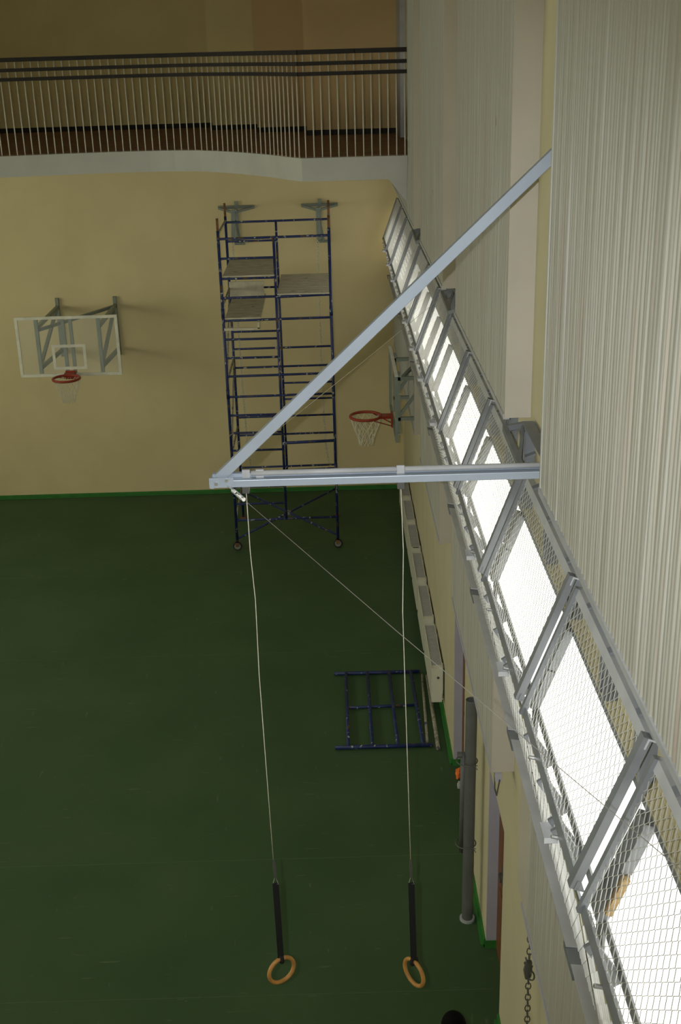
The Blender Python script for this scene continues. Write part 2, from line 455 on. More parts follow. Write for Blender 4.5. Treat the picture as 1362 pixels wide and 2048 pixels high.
def at(v, y): return Vector((v.x, y, v.z))
def chainlink(T, B, y0, y1, pitch, r, sides=3):
    """zigzag wires hooked into one another, running from edge T to edge B"""
    mb = MB(); Lv = (B-T).length; n = max(2, int(round(Lv/pitch))); m = max(2, int(round((y1-y0)/pitch)))
    pv = 1.0/n; pu = (y1-y0)/m
    off = (B-T).normalized().cross(Vector((0, 1, 0)))*r
    for i in range(m):
        pts = []
        for j in range(n+1):
            s = (i+j) % 2
            pts.append(at(T+(B-T)*(j*pv), y0+(i+s)*pu)+off*(1 if s else -1))
        mb.tube(pts, r, sides, caps=False)
    return mb

for i in range(len(J)-1):
    y0, y1 = J[i], J[i+1]
    w = empty('window_%d' % (i+1), (1.2, (y0+y1)/2, 4.5), kind='structure')
    mo = lambda q: .25+min(0, q-5.6)*.11
    a, b = y0+mo(y0)+.05, y1+mo(y1)-.05
    if i == len(J)-2: b = y1-.35
    vs = []
    for yy in (a, b):
        for q in (GT, GB):
            vs += [at(q, yy)+gn*.006, at(q, yy)-gn*.006]
    MB().add(vs, [(0,4,6,2),(1,3,7,5),(0,1,5,4),(2,6,7,3),(0,2,3,1),(4,5,7,6)]).build('pane', GLAZE, w)
    MB().box(1.064, 1.076, a, b, 4.52, 4.73).build('lower_pane', GLAZE, w)
    MB().bar(at(GT, a)-gn*.0, at(GT, b), .025, .03, gn).build('head_frame', STEEL, w)
    MB().bar(at(GB, a), at(GB, b), .035, .035, gn).build('middle_frame', STEEL, w)
    MB().box(1.05, 1.09, a, b, 4.485, 4.52).build('bottom_frame', STEEL, w)
    mid = (GT+GB)/2
    for p, q in ((GT, mid+(GT-GB)*.012), (mid-(GT-GB)*.012, GB)):
        yc = y0+mo(y0)
        MB().bar(at(p, yc)+gn*.03, at(q, yc)+gn*.03, .11, .05, gn).build('mullion', STEEL, w)
    MB().box(1.05, 1.10, y0+mo(y0)-.06, y0+mo(y0)+.06, 4.5, 4.74).build('lower_mullion', STEEL, w)
    if i in (1, 2): MB().bar(at(GB, y0+mo(y0)-.07)+gn*.03+gd*-.25, at(GB, y0+mo(y0)-.07)+gn*.03+gd*-.06, .03, .03, gn).build('timber_packing', TIMBER, w)

for i in range(1, len(J)-1):
    y0, y1 = J[i]+.06, J[i+1]-.06
    n = i-1
    far = len(J)-2-i
    if n < 7: lab = '%s tilted wire-mesh window guard up the glazed strip from the bottom right corner' % ORD[n]
    else: lab = '%s tilted wire-mesh window guard down the glazed strip from the gallery end' % ORD[far]
    g = empty('window_guard', (.93, (y0+y1)/2, 4.2), lab, 'window guard', 'tilted mesh guards along the glazed strip')
    s = .062
    MB().bar(at(TT, y0+.028), at(TB, y0+.028), .05, .038, tn).build('side_rail', STEEL, g)
    MB().bar(at(TT, y1-.012), at(TB, y1-.012), .03, .032, tn).build('side_rail', STEEL, g)
    MB().angle(at(TT, y0), at(TT, y1), .05, .008, td, -tn).build('top_rail', LSTEEL, g)
    MB().angle(at(TB, y0), at(TB, y1), .045, .008, -td, -tn).build('bottom_rail', STEEL, g)
    r = .0021
    chainlink(TT+td*.03-tn*.004, TB-td*.02-tn*.004, y0+.02, y1-.02, .031, r).build('wire_mesh', WIRE, g)
    chainlink(LT, LB, y0-.02, y1+.02, .042, r).build('lower_wire_mesh', WIRE, g)
    for q, dy in ((y0+.28, 0), ((y0+y1)/2+.25, 0)):
        # wall channel and the arm that carries the guard
        MB().box(1.23, 1.2995, q-.06, q-.02, 5.262, 5.84).box(1.23, 1.2995, q+.02, q+.06, 5.262, 5.84).box(1.27, 1.2995, q-.02, q+.02, 5.262, 5.84).build('wall_channel', STEEL, g)
    for q in (y0+.18, (y0+y1)/2, y1-.25):
        MB().bar((1.298, q, 5.67), (1.19, q, 5.63), .05, .012).build('top_bracket', STEEL, g)
    for q in (y0+.42, y0+.50, (y0+y1)/2+.10, y1-.2):
        MB().bar((1.055, q, 4.70), (.935, q+.02, 4.885), .055, .02, (0, 1, 0)).build('bottom_arm', STEEL, g)
    for q in (y0+.36, y1-.42):
        MB().tube([(.90, q, 4.90), (.96, q, 4.885)], .009, 6).build('bolt', CHROME, g)
    MB().box(.885, .96, y0+.44, y0+.56, 4.80, 4.83).build('hinge_plate', LSTEEL, g)

# straight rail sections along the foot of the lower mesh
RJ = [2.6, 4.35, 6.24, 8.27, 10.1, 12.45, 15.4, 18.4, 21.7]
for i in range(len(RJ)-1):
    a, b = RJ[i]+.06, RJ[i+1]-.06
    g = empty('guard_foot_rail', (1.06, (a+b)/2, 4.05), '%s length of pale grey rail under the mesh guards counted from the bottom right' % ORD[i], 'rail', 'rail lengths under the window guards')
    MB().angle((1.075, a, 4.24), (1.075, b, 4.24), .075, .008, (-1, 0, .15), (0, 0, -1)).build('rail_bar', LSTEEL, g)
    MB().box(1.0, 1.07, b-.05, b+.17, 4.20, 4.235).build('joint_plate', STEEL, g)
    MB().bar((1.08, (a+b)/2, 4.15), (1.02, (a+b)/2, 4.235), .04, .02, (0, 1, 0)).build('rail_bracket', STEEL, g)

# small steel frames on the wall in the gaps between the combed panels
for (ya, yb, nm) in ((6.55, 7.42, 'behind the root of the grey boom'), (11.05, 11.95, 'in the middle gap between combed panels'), (15.35, 16.2, 'in the farthest gap between combed panels')):
    g = empty('wall_truss', (1.2, (ya+yb)/2, 5.7), 'small welded grey steel frame %s' % nm, 'steel frame')
    MB().angle((1.285, ya, 5.875), (1.285, yb, 5.875), .075, .007, (-1, 0, 0), (0, 0, -1)).build('wall_channel', STEEL, g)
    MB().bar((1.10, ya+.1, 5.80), (1.10, yb, 5.83), .032, .04).build('front_channel', STEEL, g)
    MB().bar((1.10, yb, 5.83), (1.22, yb, 5.85), .04, .035).build('cross_bar', STEEL, g)
    MB().bar((1.10, ya+.12, 5.80), (1.22, ya+.05, 5.85), .05, .035).build('cross_bar', STEEL, g)
    MB().bar((1.11, ya+.3, 5.81), (1.21, yb-.05, 5.85), .022, .022).build('diagonal_brace', STEEL, g)
    MB().bar((1.20, yb-.1, 5.84), (1.20, yb-.1, 5.62), .03, .03, (0, 1, 0)).build('hanger', STEEL, g)
    MB().box(1.215, 1.2995, yb-.05, yb+.03, 5.78, 5.86).build('fixing_plate', STEEL, g)

# windows of the left wall
for i in range(5):
    y0 = YB+.6+i*4.2
    w = empty('window_%d' % (20+i), (XL, y0+1.8, WL0), kind='structure')
    MB().box(XL-.12, XL-.10, y0, y0+3.6, WL0+.1, WL1-.1).build('pane', GLAZE2, w)
    MB().box(XL-.14, XL-.02, y0-.3, y0, WL0, WL1).box(XL-.14, XL-.02, y0+3.6, y0+3.9, WL0, WL1).box(XL-.14, XL-.02, y0, y0+3.6, WL0, WL0+.1).box(XL-.14, XL-.02, y0, y0+3.6, WL1-.1, WL1).box(XL-.11, XL-.06, y0+1.77, y0+1.83, WL0+.1, WL1-.1).build('frame', LSTEEL, w)
struct('wall_left_piers', MB().box(XL-.3, XL-.15, YB-.3, YB+.4, WL0, WL1).box(XL-.3, XL-.02, 19.4, 25.6, WL0, WL1), CREAM)

# ------------------------------------------------------------------ ring boom on the right wall
BY = 6.45
boom = empty('ring_boom', (XW, BY, 5.88), 'blue-grey steel wall boom with long diagonal brace carrying the gymnastic rings', 'wall boom')
def chan(mb, p, q, w, h): return mb.bar(p, q, w, h)
MB().bar((-.725, BY, 5.865), (1.28, BY, 5.865), .085, .045).build('lower_beam', BEAM, boom, bevel=.004)
MB().bar((-.725, BY+.028, 5.898), (1.26, BY+.028, 5.898), .03, .022).build('back_flange', BEAM, boom)
MB().bar((-.69, BY+.01, 5.885), (1.29, BY+.01, 7.735), .06, .05, (0, 1, 0)).build('diagonal_brace', BEAM, boom, bevel=.003)
MB().tube([(-.50, BY+.0, 5.912), (.34, BY+.0, 5.912)], .016, 10).tube([(.385, BY, 5.912), (1.21, BY, 5.912)], .016, 10).build('roller_tube', LSTEEL, boom, smooth=True)
for x in (-.53, -.45, .36, 1.2):
    MB().bar((x, BY, 5.885), (x, BY, 5.935), .012, .045, (1, 0, 0)).build('tube_clamp', LSTEEL, boom)
MB().box(1.28, XW-.001, BY-.1, BY+.1, 5.78, 5.98).build('wall_plate', BEAM, boom)
MB().box(1.28, XW-.001, BY-.08, BY+.1, 7.62, 7.84).build('wall_plate', BEAM, boom)
MB().box(-.74, -.60, BY-.046, BY-.04, 5.845, 5.905).box(-.735, -.715, BY-.05, BY+.05, 5.842, 5.89).build('end_plate', BEAM, boom)
for x, z in ((-.70, 5.87), (-.64, 5.89)):
    MB().tube([(x, BY-.055, z), (x, BY-.03, z)], .011, 6).build('bolt', CHROME, boom)
for x in (-.535, .36):
    MB().box(x-.02, x+.02, BY-.03, BY+.03, 5.80, 5.845).build('pulley_block', CHAIN, boom)

def stay(name, tip, end, label, sgn):
    tip, end = Vector(tip), Vector(end)
    g = empty(name, tuple(end), label, 'cable')
    d = (end-tip).normalized()
    MB().tube([tip+d*.30, tip+(end-tip)*.5-Vector((0, 0, .01)), end], .0017, 5).build('wire', STAY if sgn < 0 else ROPE, g)
    MB().tube([tip, tip+d*.12], .004, 6).build('eye_rod', CHROME, g)
    tb = MB()
    sd = d.cross(Vector((0, 0, 1))).normalized()*.012
    tb.tube([tip+d*.10+sd, tip+d*.25+sd], .004, 6).tube([tip+d*.10-sd, tip+d*.25-sd], .004, 6)
    tb.build('turnbuckle', CHROME, g)
    for t_, l_ in ((.10, .012), (.185, .016), (.25, .012)):
        MB().tube([tip+d*(t_-l_), tip+d*(t_+l_)], .0115, 8).build('turnbuckle_nut', CHROME, g)
    return g
stay('stay_cable', (-.635, BY-.06, 5.862), (1.10, 2.615, 5.90), 'thin stay cable with turnbuckle running from the boom tip down past the near guards', -1)
stay('stay_cable', (-.66, BY+.06, 5.90), (1.12, 11.85, 5.835), 'thin pale stay wire running from the boom tip back to the middle pilaster', 1)

def ring_set(pts, swivel, strap_a, strap_b, c, nrm, label):
    g = empty('gymnastic_ring', c, label, 'gymnastic ring', 'pair of hanging gymnastic rings')
    MB().tube(pts, .0027, 6).build('rope', ROPE, g, smooth=True)
    MB().tube([swivel, Vector(swivel)*.6+Vector(strap_a)*.4, strap_a], [.005, .011, .007], 8).build('swivel', CHAIN, g)
    a, b = Vector(strap_a), Vector(strap_b)
    MB().tube([a+Vector((-.018, 0, -.05)), a+Vector((0, 0, .02)), a+Vector((.018, 0, -.05)), a+Vector((-.018, 0, -.05))], .004, 6).build('buckle', CHROME, g)
    mb = MB(); n = 10
    dn = Vector(nrm).normalized()
    ax0 = Vector((1, .1, 0)).normalized(); ax1 = Vector((dn.y, -dn.x, 0)); ax1 = (ax0*.6+ax1*.4 if ax0.dot(ax1) > 0 else ax0*.6-ax1*.4)
    vs = []
    for i in range(n+1):
        t = i/n; p = (a+Vector((0, 0, -.04)))*(1-t)+b*t
        ax = (ax0*(1-t)+ax1*t).normalized(); th = ax.cross(Vector((0, 0, 1))).normalized()*.004
        wd = .021 if t < .85 else .021-.0*t
        vs += [p-ax*wd-th, p+ax*wd-th, p+ax*wd+th, p-ax*wd+th]
    fs = [(0, 3, 2, 1), (4*n, 4*n+1, 4*n+2, 4*n+3)]
    for i in range(n):
        for k in range(4): fs.append((4*i+k, 4*i+(k+1) % 4, 4*i+4+(k+1) % 4, 4*i+4+k))
    mb.add(vs, fs).build('strap', STRAP, g)
    MB().ring(b+Vector((0, 0, -.002)), .024, .014, Vector((0, 0, 1)).cross(dn), 14, 6, 1.0).build('strap_loop', STRAP, g)
    MB().ring(c, .0975, .0145, nrm, 40, 10).build('wooden_hoop', WOOD, g, smooth=True)
ring_set([(-.535, BY, 5.84), (-.532, BY, 5.42), (-.518, BY, 5.1), (-.522, BY, 4.6), (-.513, BY, 4.0), (-.500, BY, 3.2)], (-.498, BY, 3.21), (-.494, BY, 3.06), (-.487, BY, 2.385), (-.487, BY, 2.285), (-.52, .85, 0), 'wooden gymnastic ring on black strap, the left one of the hanging pair')
ring_set([(.36, BY, 5.84), (.373, BY, 5.4), (.366, BY, 5.0), (.379, BY, 4.4), (.392, BY, 3.8), (.405, BY, 3.18)], (.405, BY, 3.18), (.409, BY, 3.03), (.424, BY, 2.33), (.424, BY, 2.23), (.80, .60, 0), 'wooden gymnastic ring on black strap, the right one of the hanging pair')

# ------------------------------------------------------------------ basketball backboards
def net(mb, c, R, L, n=12):
    c = Vector(c); rows = [(0, 1.0), (.2, .93), (.4, .80), (.6, .66), (.8, .52), (1.0, .46)]
    P = []
    for j, (t, s) in enumerate(rows):
        P.append([c+Vector((R*s*math.cos((i+.5*(j % 2))*2*math.pi/n), R*s*math.sin((i+.5*(j % 2))*2*math.pi/n), -.02-L*t)) for i in range(n)])
    for j in range(len(rows)-1):
        for i in range(n):
            k = i if j % 2 == 0 else (i+1) % n
            mb.tube([P[j][i], P[j+1][k if j % 2 else i]], .004, 4, caps=False)
            mb.tube([P[j][i], P[j+1][(i-1) % n if j % 2 == 0 else i]], .004, 4, caps=False)
    return mb

hoop = empty('basketball_backboard', (-4.595, YF, 2.93), 'clear glass basketball backboard with white border and red rim on the far wall', 'backboard')
bx0, bx1, bz0, bz1, by = -5.475, -3.71, 2.93, 3.985, 20.2
MB().box(bx0+.05, bx1-.05, by-.006, by+.006, bz0+.05, bz1-.05).build('glass_panel', GLASS, hoop)
frame_xz(MB(), bx0, bx1, bz0, bz1, .05, by-.012, by+.012).build('white_border', BOARDW, hoop)
frame_xz(MB(), -4.885, -4.30, 3.05, 3.49, .05, by-.010, by-.0065).build('aiming_square', BOARDW, hoop)
for x in (-5.12, -4.05):
    s = MB(); w = .06
    s.bar((x, by+.05, bz0+.03), (x, by+.05, 3.95), w, w, (0, 1, 0))
    s.build('board_upright', GREEN_G, hoop)
    s = MB()
    s.bar((x, YF-.04, 2.85), (x, YF-.04, 3.95), w, w, (0, 1, 0)); s.build('wall_upright', GREEN_G, hoop)
    MB().bar((x, by+.05, 3.78), (x, YF-.04, 3.78), w, w).build('support_arm', GREEN_G, hoop)
    MB().bar((x, by+.05, 3.08), (x, YF-.04, 2.97), w, w).build('support_arm', GREEN_G, hoop)
    MB().bar((x, by+.05, 3.12), (x, YF-.06, 3.80), w*.9, w*.9).build('diagonal_strut', GREEN_G, hoop)
MB().bar((-5.10, by+.06, 3.74), (-4.05, YF-.08, 3.78), .05, .05).build('cross_strut', GREEN_G, hoop)
for x in (-4.66, -4.53):
    MB().bar((x, by+.045, bz0+.02), (x, by+.045, 3.95), .055, .05, (0, 1, 0)).build('centre_upright', GREEN_G, hoop)
rc = Vector((-4.60, by-.40, 2.99))
rim = MB().ring(rc, .228, .022, (0, 0, 1), 36, 8).build('rim', RED, hoop, smooth=True)
MB().box(-4.69, -4.51, by-.19, by-.012, 2.955, 3.01).box(-4.69, -4.51, by-.03, by-.012, 2.88, 3.03).build('rim_bracket', RED, rim)
MB().tube([(-4.75, by-.25, 2.97), (-4.6, by-.06, 2.90)], .006, 6).tube([(-4.45, by-.25, 2.97), (-4.6, by-.06, 2.90)], .006, 6).build('rim_brace', RED, rim)
net(MB(), rc, .222, .40).build('net', NET, rim)

hoop = empty('basketball_backboard', (XW, 17.05, 2.87), 'grey edge-on basketball backboard with red rim mounted on the right wall', 'backboard')
X0 = .845
MB().box(X0-.006, X0+.006, 16.2, 17.9, 2.92, 3.79).build('glass_panel', GLASS, hoop)
frame_yz(MB(), 16.15, 17.95, 2.87, 3.84, .05, X0-.01, X0+.03).build('board_frame', GREEN_G, hoop)
MB().box(X0-.012, X0+.035, 16.15, 17.95, 3.84, 3.85).build('top_edge', BOARDW, hoop)
for y in (16.5, 17.6):
    MB().bar((X0+.06, y, 2.9), (X0+.06, y, 3.82), .05, .05, (0, 1, 0)).build('board_upright', GREEN_G, hoop)
    for z in (3.72, 3.12):
        MB().bar((X0+.03, y, z), (XW, y, z), .05, .05).build('support_arm', GREEN_G, hoop)
    MB().bar((X0+.06, y, 3.15), (XW-.01, y, 3.68), .045, .045, (0, 1, 0)).build('diagonal_strut', GREEN_G, hoop)
MB().bar((X0+.08, 16.5, 3.70), (XW-.02, 17.6, 3.70), .045, .04).build('cross_strut', GREEN_G, hoop)
for z in (3.8, 3.55, 2.95):
    MB().tube([(X0, 16.3, z), (X0+.09, 16.3, z)], .006, 6).build('bolt', CHROME, hoop)
rc = Vector((.435, 17.0, 3.02))
rim = MB().ring(rc, .228, .022, (0, 0, 1), 36, 8).build('rim', RED, hoop, smooth=True)
MB().box(rc.x+.215, X0-.008, 16.93, 17.07, 2.99, 3.035).box(X0-.03, X0-.007, 16.9, 17.1, 2.86, 3.06).build('rim_bracket', RED, rim)
MB().tube([(rc.x+.12, 16.80, 3.0), (X0-.02, 16.92, 2.88)], .008, 6).tube([(rc.x+.12, 17.2, 3.0), (X0-.02, 17.08, 2.88)], .008, 6).build('rim_brace', RED, rim)
net(MB(), rc, .222, .42).build('net', NET, rim)

# ------------------------------------------------------------------ folded brackets and hanging chains on the far wall
def links(mb, pts, L, R, r, n=6, m=4):
    pts = [Vector(p) for p in pts]
    d = 0; k = 0
    for a, b in zip(pts[:-1], pts[1:]):
        D = (b-a).length; u = (b-a)/D
        sd = u.cross(Vector((0, 1, .01))).normalized(); s2 = u.cross(sd)
        while d < D:
            p = a+u*d; w = sd if k % 2 else s2
            mb.tube([p+u*(L*.5*math.cos(t))+w*(R*math.sin(t)) for t in [2*math.pi*i/n for i in range(n)]], r, m, closed=True)
            d += L*.8; k += 1
        d -= D
    return mb
for x, lean, which in ((-1.70, .10, 'left'), (-.195, 0.0, 'right')):
    g = empty('folding_wall_bracket', (x, YF, 5.2), 'folded grey steel wall bracket above the scaffold, the %s one of two' % which, 'wall bracket', 'folded brackets on the far wall')
    MB().bar((x-.33, YF-.03, 5.50), (x+.33, YF-.03, 5.50), .05, .05).build('wall_bar', GREEN_G, g)
    MB().bar((x-.31, YF-.05, 5.49), (x-.02, YF-.38, 5.45), .045, .04).build('side_brace', GREEN_G, g)
    MB().bar((x+.31, YF-.05, 5.49), (x-.02, YF-.38, 5.45), .045, .04).build('side_brace', GREEN_G, g)
    MB().bar((x, YF-.03, 5.6), (x, YF-.03, 4.85), .06, .045, (0, 1, 0)).build('wall_post', GREEN_G, g)
    MB().bar((x-.03, YF-.38, 5.50), (x-.03-.3*lean, YF-.36, 4.93), .07, .06, (0, 1, 0)).build('hanging_arm', GREEN_G, g)
    MB().bar((x-.01, YF-.30, 5.30), (x+.06, YF-.1, 4.86), .04, .04, (0, 1, 0)).build('locking_strut', GREEN_G, g)
    MB().tube([(x-.06, YF-.1, 4.86), (x+.13, YF-.1, 4.86)], .025, 8).build('pivot_pin', GREEN_G, g)
    MB().tube([(x-.07, YF-.39, 5.48), (x+.03, YF-.39, 5.48)], .02, 8).build('hinge_pin', CHROME, g)
    c = links(MB(), [(x-.05-.3*lean, YF-.35, 4.92), (x-.06, YF-.30, 2.6), (x-.03, YF-.28, 1.1), (x+.05, YF-.28, .35)], .06, .021, .007)
    tag(c.build('hanging_chain', ROPE), 'pale chain hanging behind the scaffold from the %s folded wall bracket' % which, 'chain', 'chains hanging from the folded brackets')

# ------------------------------------------------------------------ scaffold tower
sc = empty('scaffold_tower', (-.92, 19.86, 0), 'tall chipped blue tubular scaffold tower on wheels by the far wall', 'scaffold')
xl, xm, xr, yf, yb = -1.79, -.915, -.035, 19.10, 20.62
def tb(name, p, q, r=.021, m=BLUE, par=sc): return MB().tube([p, q], r, 8).build(name, m, par, smooth=True)
for x in (xl, xr):
    tb('upright', (x, yf, .16), (x, yf, 5.50), .024); tb('upright_tip', (x, yf, 5.50), (x, yf, 5.69), .02, RUST)
    tb('upright', (x, yb, .03), (x, yb, 5.52), .022, WORN if x == xr else BLUE); tb('upright_tip', (x, yb, 5.52), (x, yb, 5.74), .019, RUST)
    for z in (1.4, 2.75, 4.1): tb('upright_collar', (x, yf, z), (x, yf, z+.16), .028)
tb('centre_post', (xm, yf, .56), (xm, yf, 5.37), .022)
tb('centre_post', (xm-.02, yb, .95), (xm-.02, yb, 5.43), .02)
FL = [5.06, 4.74, 3.75, 3.44, 2.46, 2.15, 1.84, 1.18, .87]           # front, left half
FR = []
FF = [5.37, 4.43, 4.06, 3.13, 2.78, .57]                             # front, full width
for z in FL: tb('rung', (xl, yf, z), (xm, yf, z), .019)
for z in FF: tb('ledger', (xl, yf, z), (xr, yf, z+.012), .02)
for z in (4.43, 1.95, 1.45): tb('ledger', (xm, yf, z), (xr, yf, z+.02), .026)
for z in (5.42, 3.22, 2.88, 1.96, 1.62, 1.0): tb('ledger', (xl, yb, z), (xr, yb, z+.01), .019)
for z in (4.30, 3.53, 5.1): tb('rung', (xl, yb, z), (xm, yb, z), .018)
for z in (2.58, 2.28): tb('rung', (xm, yb, z), (xr, yb, z), .018)
for x in (xl, xr):
    for z in (5.45, 4.3, 3.05, 1.8, .6): tb('side_bar', (x, yf, z), (x, yb, z), .018, WORN)
    for z0, z1 in ((4.35, 3.1), (3.0, 1.85)): tb('side_brace', (x, yb, z0), (x, yf, z1), .014, WORN)
for p, q in (((xl, yf, .22), (xr, yb, .55)), ((xr, yf, .24), (xl, yb, .55))): tb('base_brace', p, q, .019)
MB().tube([(xm, 19.86, .36), (xm, 19.86, .42)], .05, 10).build('brace_hub', WORN, sc)
for x in (xl, xr):
    wh = MB().ring((x, yf, .0865), .068, .018, (0, 1, 0), 24, 8).build('wheel', RUBBER, sc, smooth=True)
    MB().tube([(x, yf-.02, .0865), (x, yf+.02, .0865)], .055, 16).build('wheel_disc', GREEN_G, wh)
    MB().box(x-.03, x+.03, yf-.035, yf-.027, .08, .18).box(x-.03, x+.03, yf+.027, yf+.035, .08, .18).box(x-.03, x+.03, yf-.035, yf+.035, .16, .18).build('wheel_fork', RUST, sc)
    MB().box(x-.05, x+.05, yb-.05, yb+.05, 0, .03).build('foot_plate', RUST, sc)
def deck(label, x0, x1, y0, y1, z, sl=0.0):
    o = MB().add([(x0, y0, z), (x1, y0, z), (x1, y1, z+sl), (x0, y1, z+sl), (x0, y0, z+.022), (x1, y0, z+.022), (x1, y1, z+.022+sl), (x0, y1, z+.022+sl)],
             [(0,3,2,1),(4,5,6,7),(0,1,5,4),(1,2,6,5),(2,3,7,6),(3,0,4,7)]).build('deck_board', PLY)
    return tag(o, label, 'board', 'boards laid on the scaffold')
deck('paint-splashed grey deck board on the left bay, highest on the scaffold', xl+.03, xm-.03, yf+.02, 20.75, 4.76)
deck('wide paint-splashed deck board on the right bay of the scaffold', xm+.02, xr-.02, yf-.03, 20.8, 4.46)
deck('narrow loose plywood board sticking out low on the left bay of the scaffold', xl+.03, -1.18, yf-.02, 20.95, 4.085, .02)
o = MB().box(xl+.02, -1.2, yf-.16, yf-.13, 3.93, 3.97).box(-1.23, -1.2, yf-.16, yf+.02, 3.95, 4.06).build('batten', PLY)
tag(o, 'thin pale batten hooked under the lowest scaffold board', 'batten')
o = MB().add([(-1.79, 20.58, 4.13), (-1.19, 20.58, 4.13), (-1.19, 20.56, 4.42), (-1.79, 20.56, 4.42), (-1.79, 20.6, 4.13), (-1.19, 20.6, 4.13), (-1.19, 20.58, 4.42), (-1.79, 20.58, 4.42)],
             [(0,3,2,1),(4,5,6,7),(0,1,5,4),(1,2,6,5),(2,3,7,6),(3,0,4,7)]).build('toe_board', PLY)
tag(o, 'short grey board standing upright behind the lowest scaffold deck', 'board')

# loose scaffold frame and tubes on the floor
fr = empty('scaffold_ladder', (.45, 13.65, 0), 'chipped blue scaffold ladder frame lying flat on the green floor', 'ladder frame')
for y, x1 in ((14.58, 1.06), (12.71, 1.09)): tb('long_tube', (-.135, y, .03), (x1, y+.0, .03), .026, BLUE, fr)
tb('middle_tube', (.04, 13.66, .03), (.92, 13.68, .03), .02, BLUE, fr)
for a, b in ((.03, .03), (.33, .33), (.63, .65), (.935, .965)): tb('cross_tube', (a, 14.58, .035), (b, 12.71, .035), .022, BLUE, fr)
o = MB().tube([(1.09, 14.5, .022), (1.02, 12.78, .022)], .02, 8).build('loose_tube', WORN, None, smooth=True)
tag(o, 'thinner loose paint-splashed tube on the floor between blue frame and radiator', 'tube', 'loose tubes on the floor')
o = MB().tube([(1.155, 14.45, .028), (1.145, 12.62, .028)], .026, 8).build('loose_tube', WORN, None, smooth=True)
tag(o, 'thicker loose paint-splashed tube on the floor nearest the radiator', 'tube', 'loose tubes on the floor')

# ------------------------------------------------------------------ radiators
RY = [(13.45, 14.70), (14.86, 15.98), (16.16, 17.20), (17.34, 18.38), (18.50, 19.50), (19.64, 20.7)]
RLAB = ['nearest white panel radiator beside the loose tubes', 'second white panel radiator from the doorway end of the row', 'third white panel radiator from the doorway end of the row', 'fourth white panel radiator, with a dark slot in its near top', 'fifth white panel radiator, partly behind the right ring rope', 'farthest white panel radiator in the corner by the far wall']
for i, (a, b) in enumerate(RY):
    g = empty('radiator', (1.21, (a+b)/2, .1), RLAB[i], 'radiator', 'row of radiators along the right wall')
    Z0, Z1, XF = .20, .70, 1.13
    MB().box(XF, XF+.01, a, b, Z0, Z1).build('front_panel', RADW, g, bevel=.004)
    MB().box(XF+.01, 1.265, a, a+.012, Z0+(.02 if i else .0), Z1).build('end_panel', RADW, g)
    MB().box(XF+.01, 1.265, b-.012, b, Z0+.02, Z1).build('end_panel', RADW, g)
    MB().box(1.265, 1.275, a, b, Z0+.12, Z1).build('back_panel', RADW, g)
    MB().box(XF+.01, 1.265, a+.012, a+.08, Z1-.012, Z1+.001).build('top_cap', RADW, g)
    fn = MB(); y = a+.085
    while y < b-.03:
        fn.box(XF+.014, 1.261, y, y+.013, Z1-.02, Z1-.004); y += .026
    tag(fn.build('top_grille', RADG, g), kind='stuff')
    if i == 0: MB().tube([(1.215, a-.006, .56), (1.215, a+.002, .56)], .018, 12).build('end_plug', CHAIN, g)
    if i == 3: MB().box(XF+.03, 1.25, a+.025, a+.055, Z1+.0005, Z1+.003).build('dark_slot', RUBBER, g)
    MB().tube([(1.25, a+.03, Z0+.03), (1.285, a+.03, Z0+.03)], .012, 8).build('pipe_stub', RADW, g)
    for yy in (a+.2, b-.23): MB().box(1.275, 1.299, yy, yy+.03, .25, .65).build('wall_fixing', RADW, g)

# ------------------------------------------------------------------ posts stored against the wall
po = empty('volleyball_post', (1.165, 9.57, 0), 'thick grey steel post standing on a round base against the right wall', 'post')
mb = MB(); n = 20; R = .055
mb.tube([(1.165, 9.57, .02), (1.175, 9.57, 2.52)], R, n, caps=False)
mb.tube([(1.165, 9.57, .02), (1.175, 9.57, 2.52)], R-.006, n, caps=False)
mb.build('post_tube', POLE, po, smooth=True)
MB().ring((1.175, 9.57, 2.52), R-.003, .004, (0, 0, 1), 20, 6).build('post_mouth', POLE, po)
MB().tube([(1.165, 9.57, 0), (1.165, 9.57, .025)], .075, 24).build('base_flange', LSTEEL, po)
p2 = empty('slim_post', (1.075, 9.62, .75), 'slimmer grey post wired to the left side of the thick grey post', 'post')
MB().tube([(1.103, 9.60, 0.80), (1.109, 9.60, 1.93)], .027, 14).build('post_tube', POLE, p2, smooth=True)
MB().tube([(1.09, 9.57, 1.93), (1.05, 9.57, 1.93)], .03, 8).build('top_bracket', POLE, p2)
for z, nm in ((1.86, 'upper'), (.92, 'lower')):
    g = MB().ring((1.14, 9.58, z), .098, .006, (0, 0, 1), 24, 6, 1.0)
    g.tube([(1.2, 9.5, z), (1.22, 9.44, z+.03)], .004, 5).tube([(1.2, 9.5, z), (1.225, 9.46, z-.03)], .004, 5)
    tag(g.build('binding_wire', CHAIN), '%s loop of dark wire tying the two grey posts together' % nm, 'wire', 'wire loops on the grey posts')

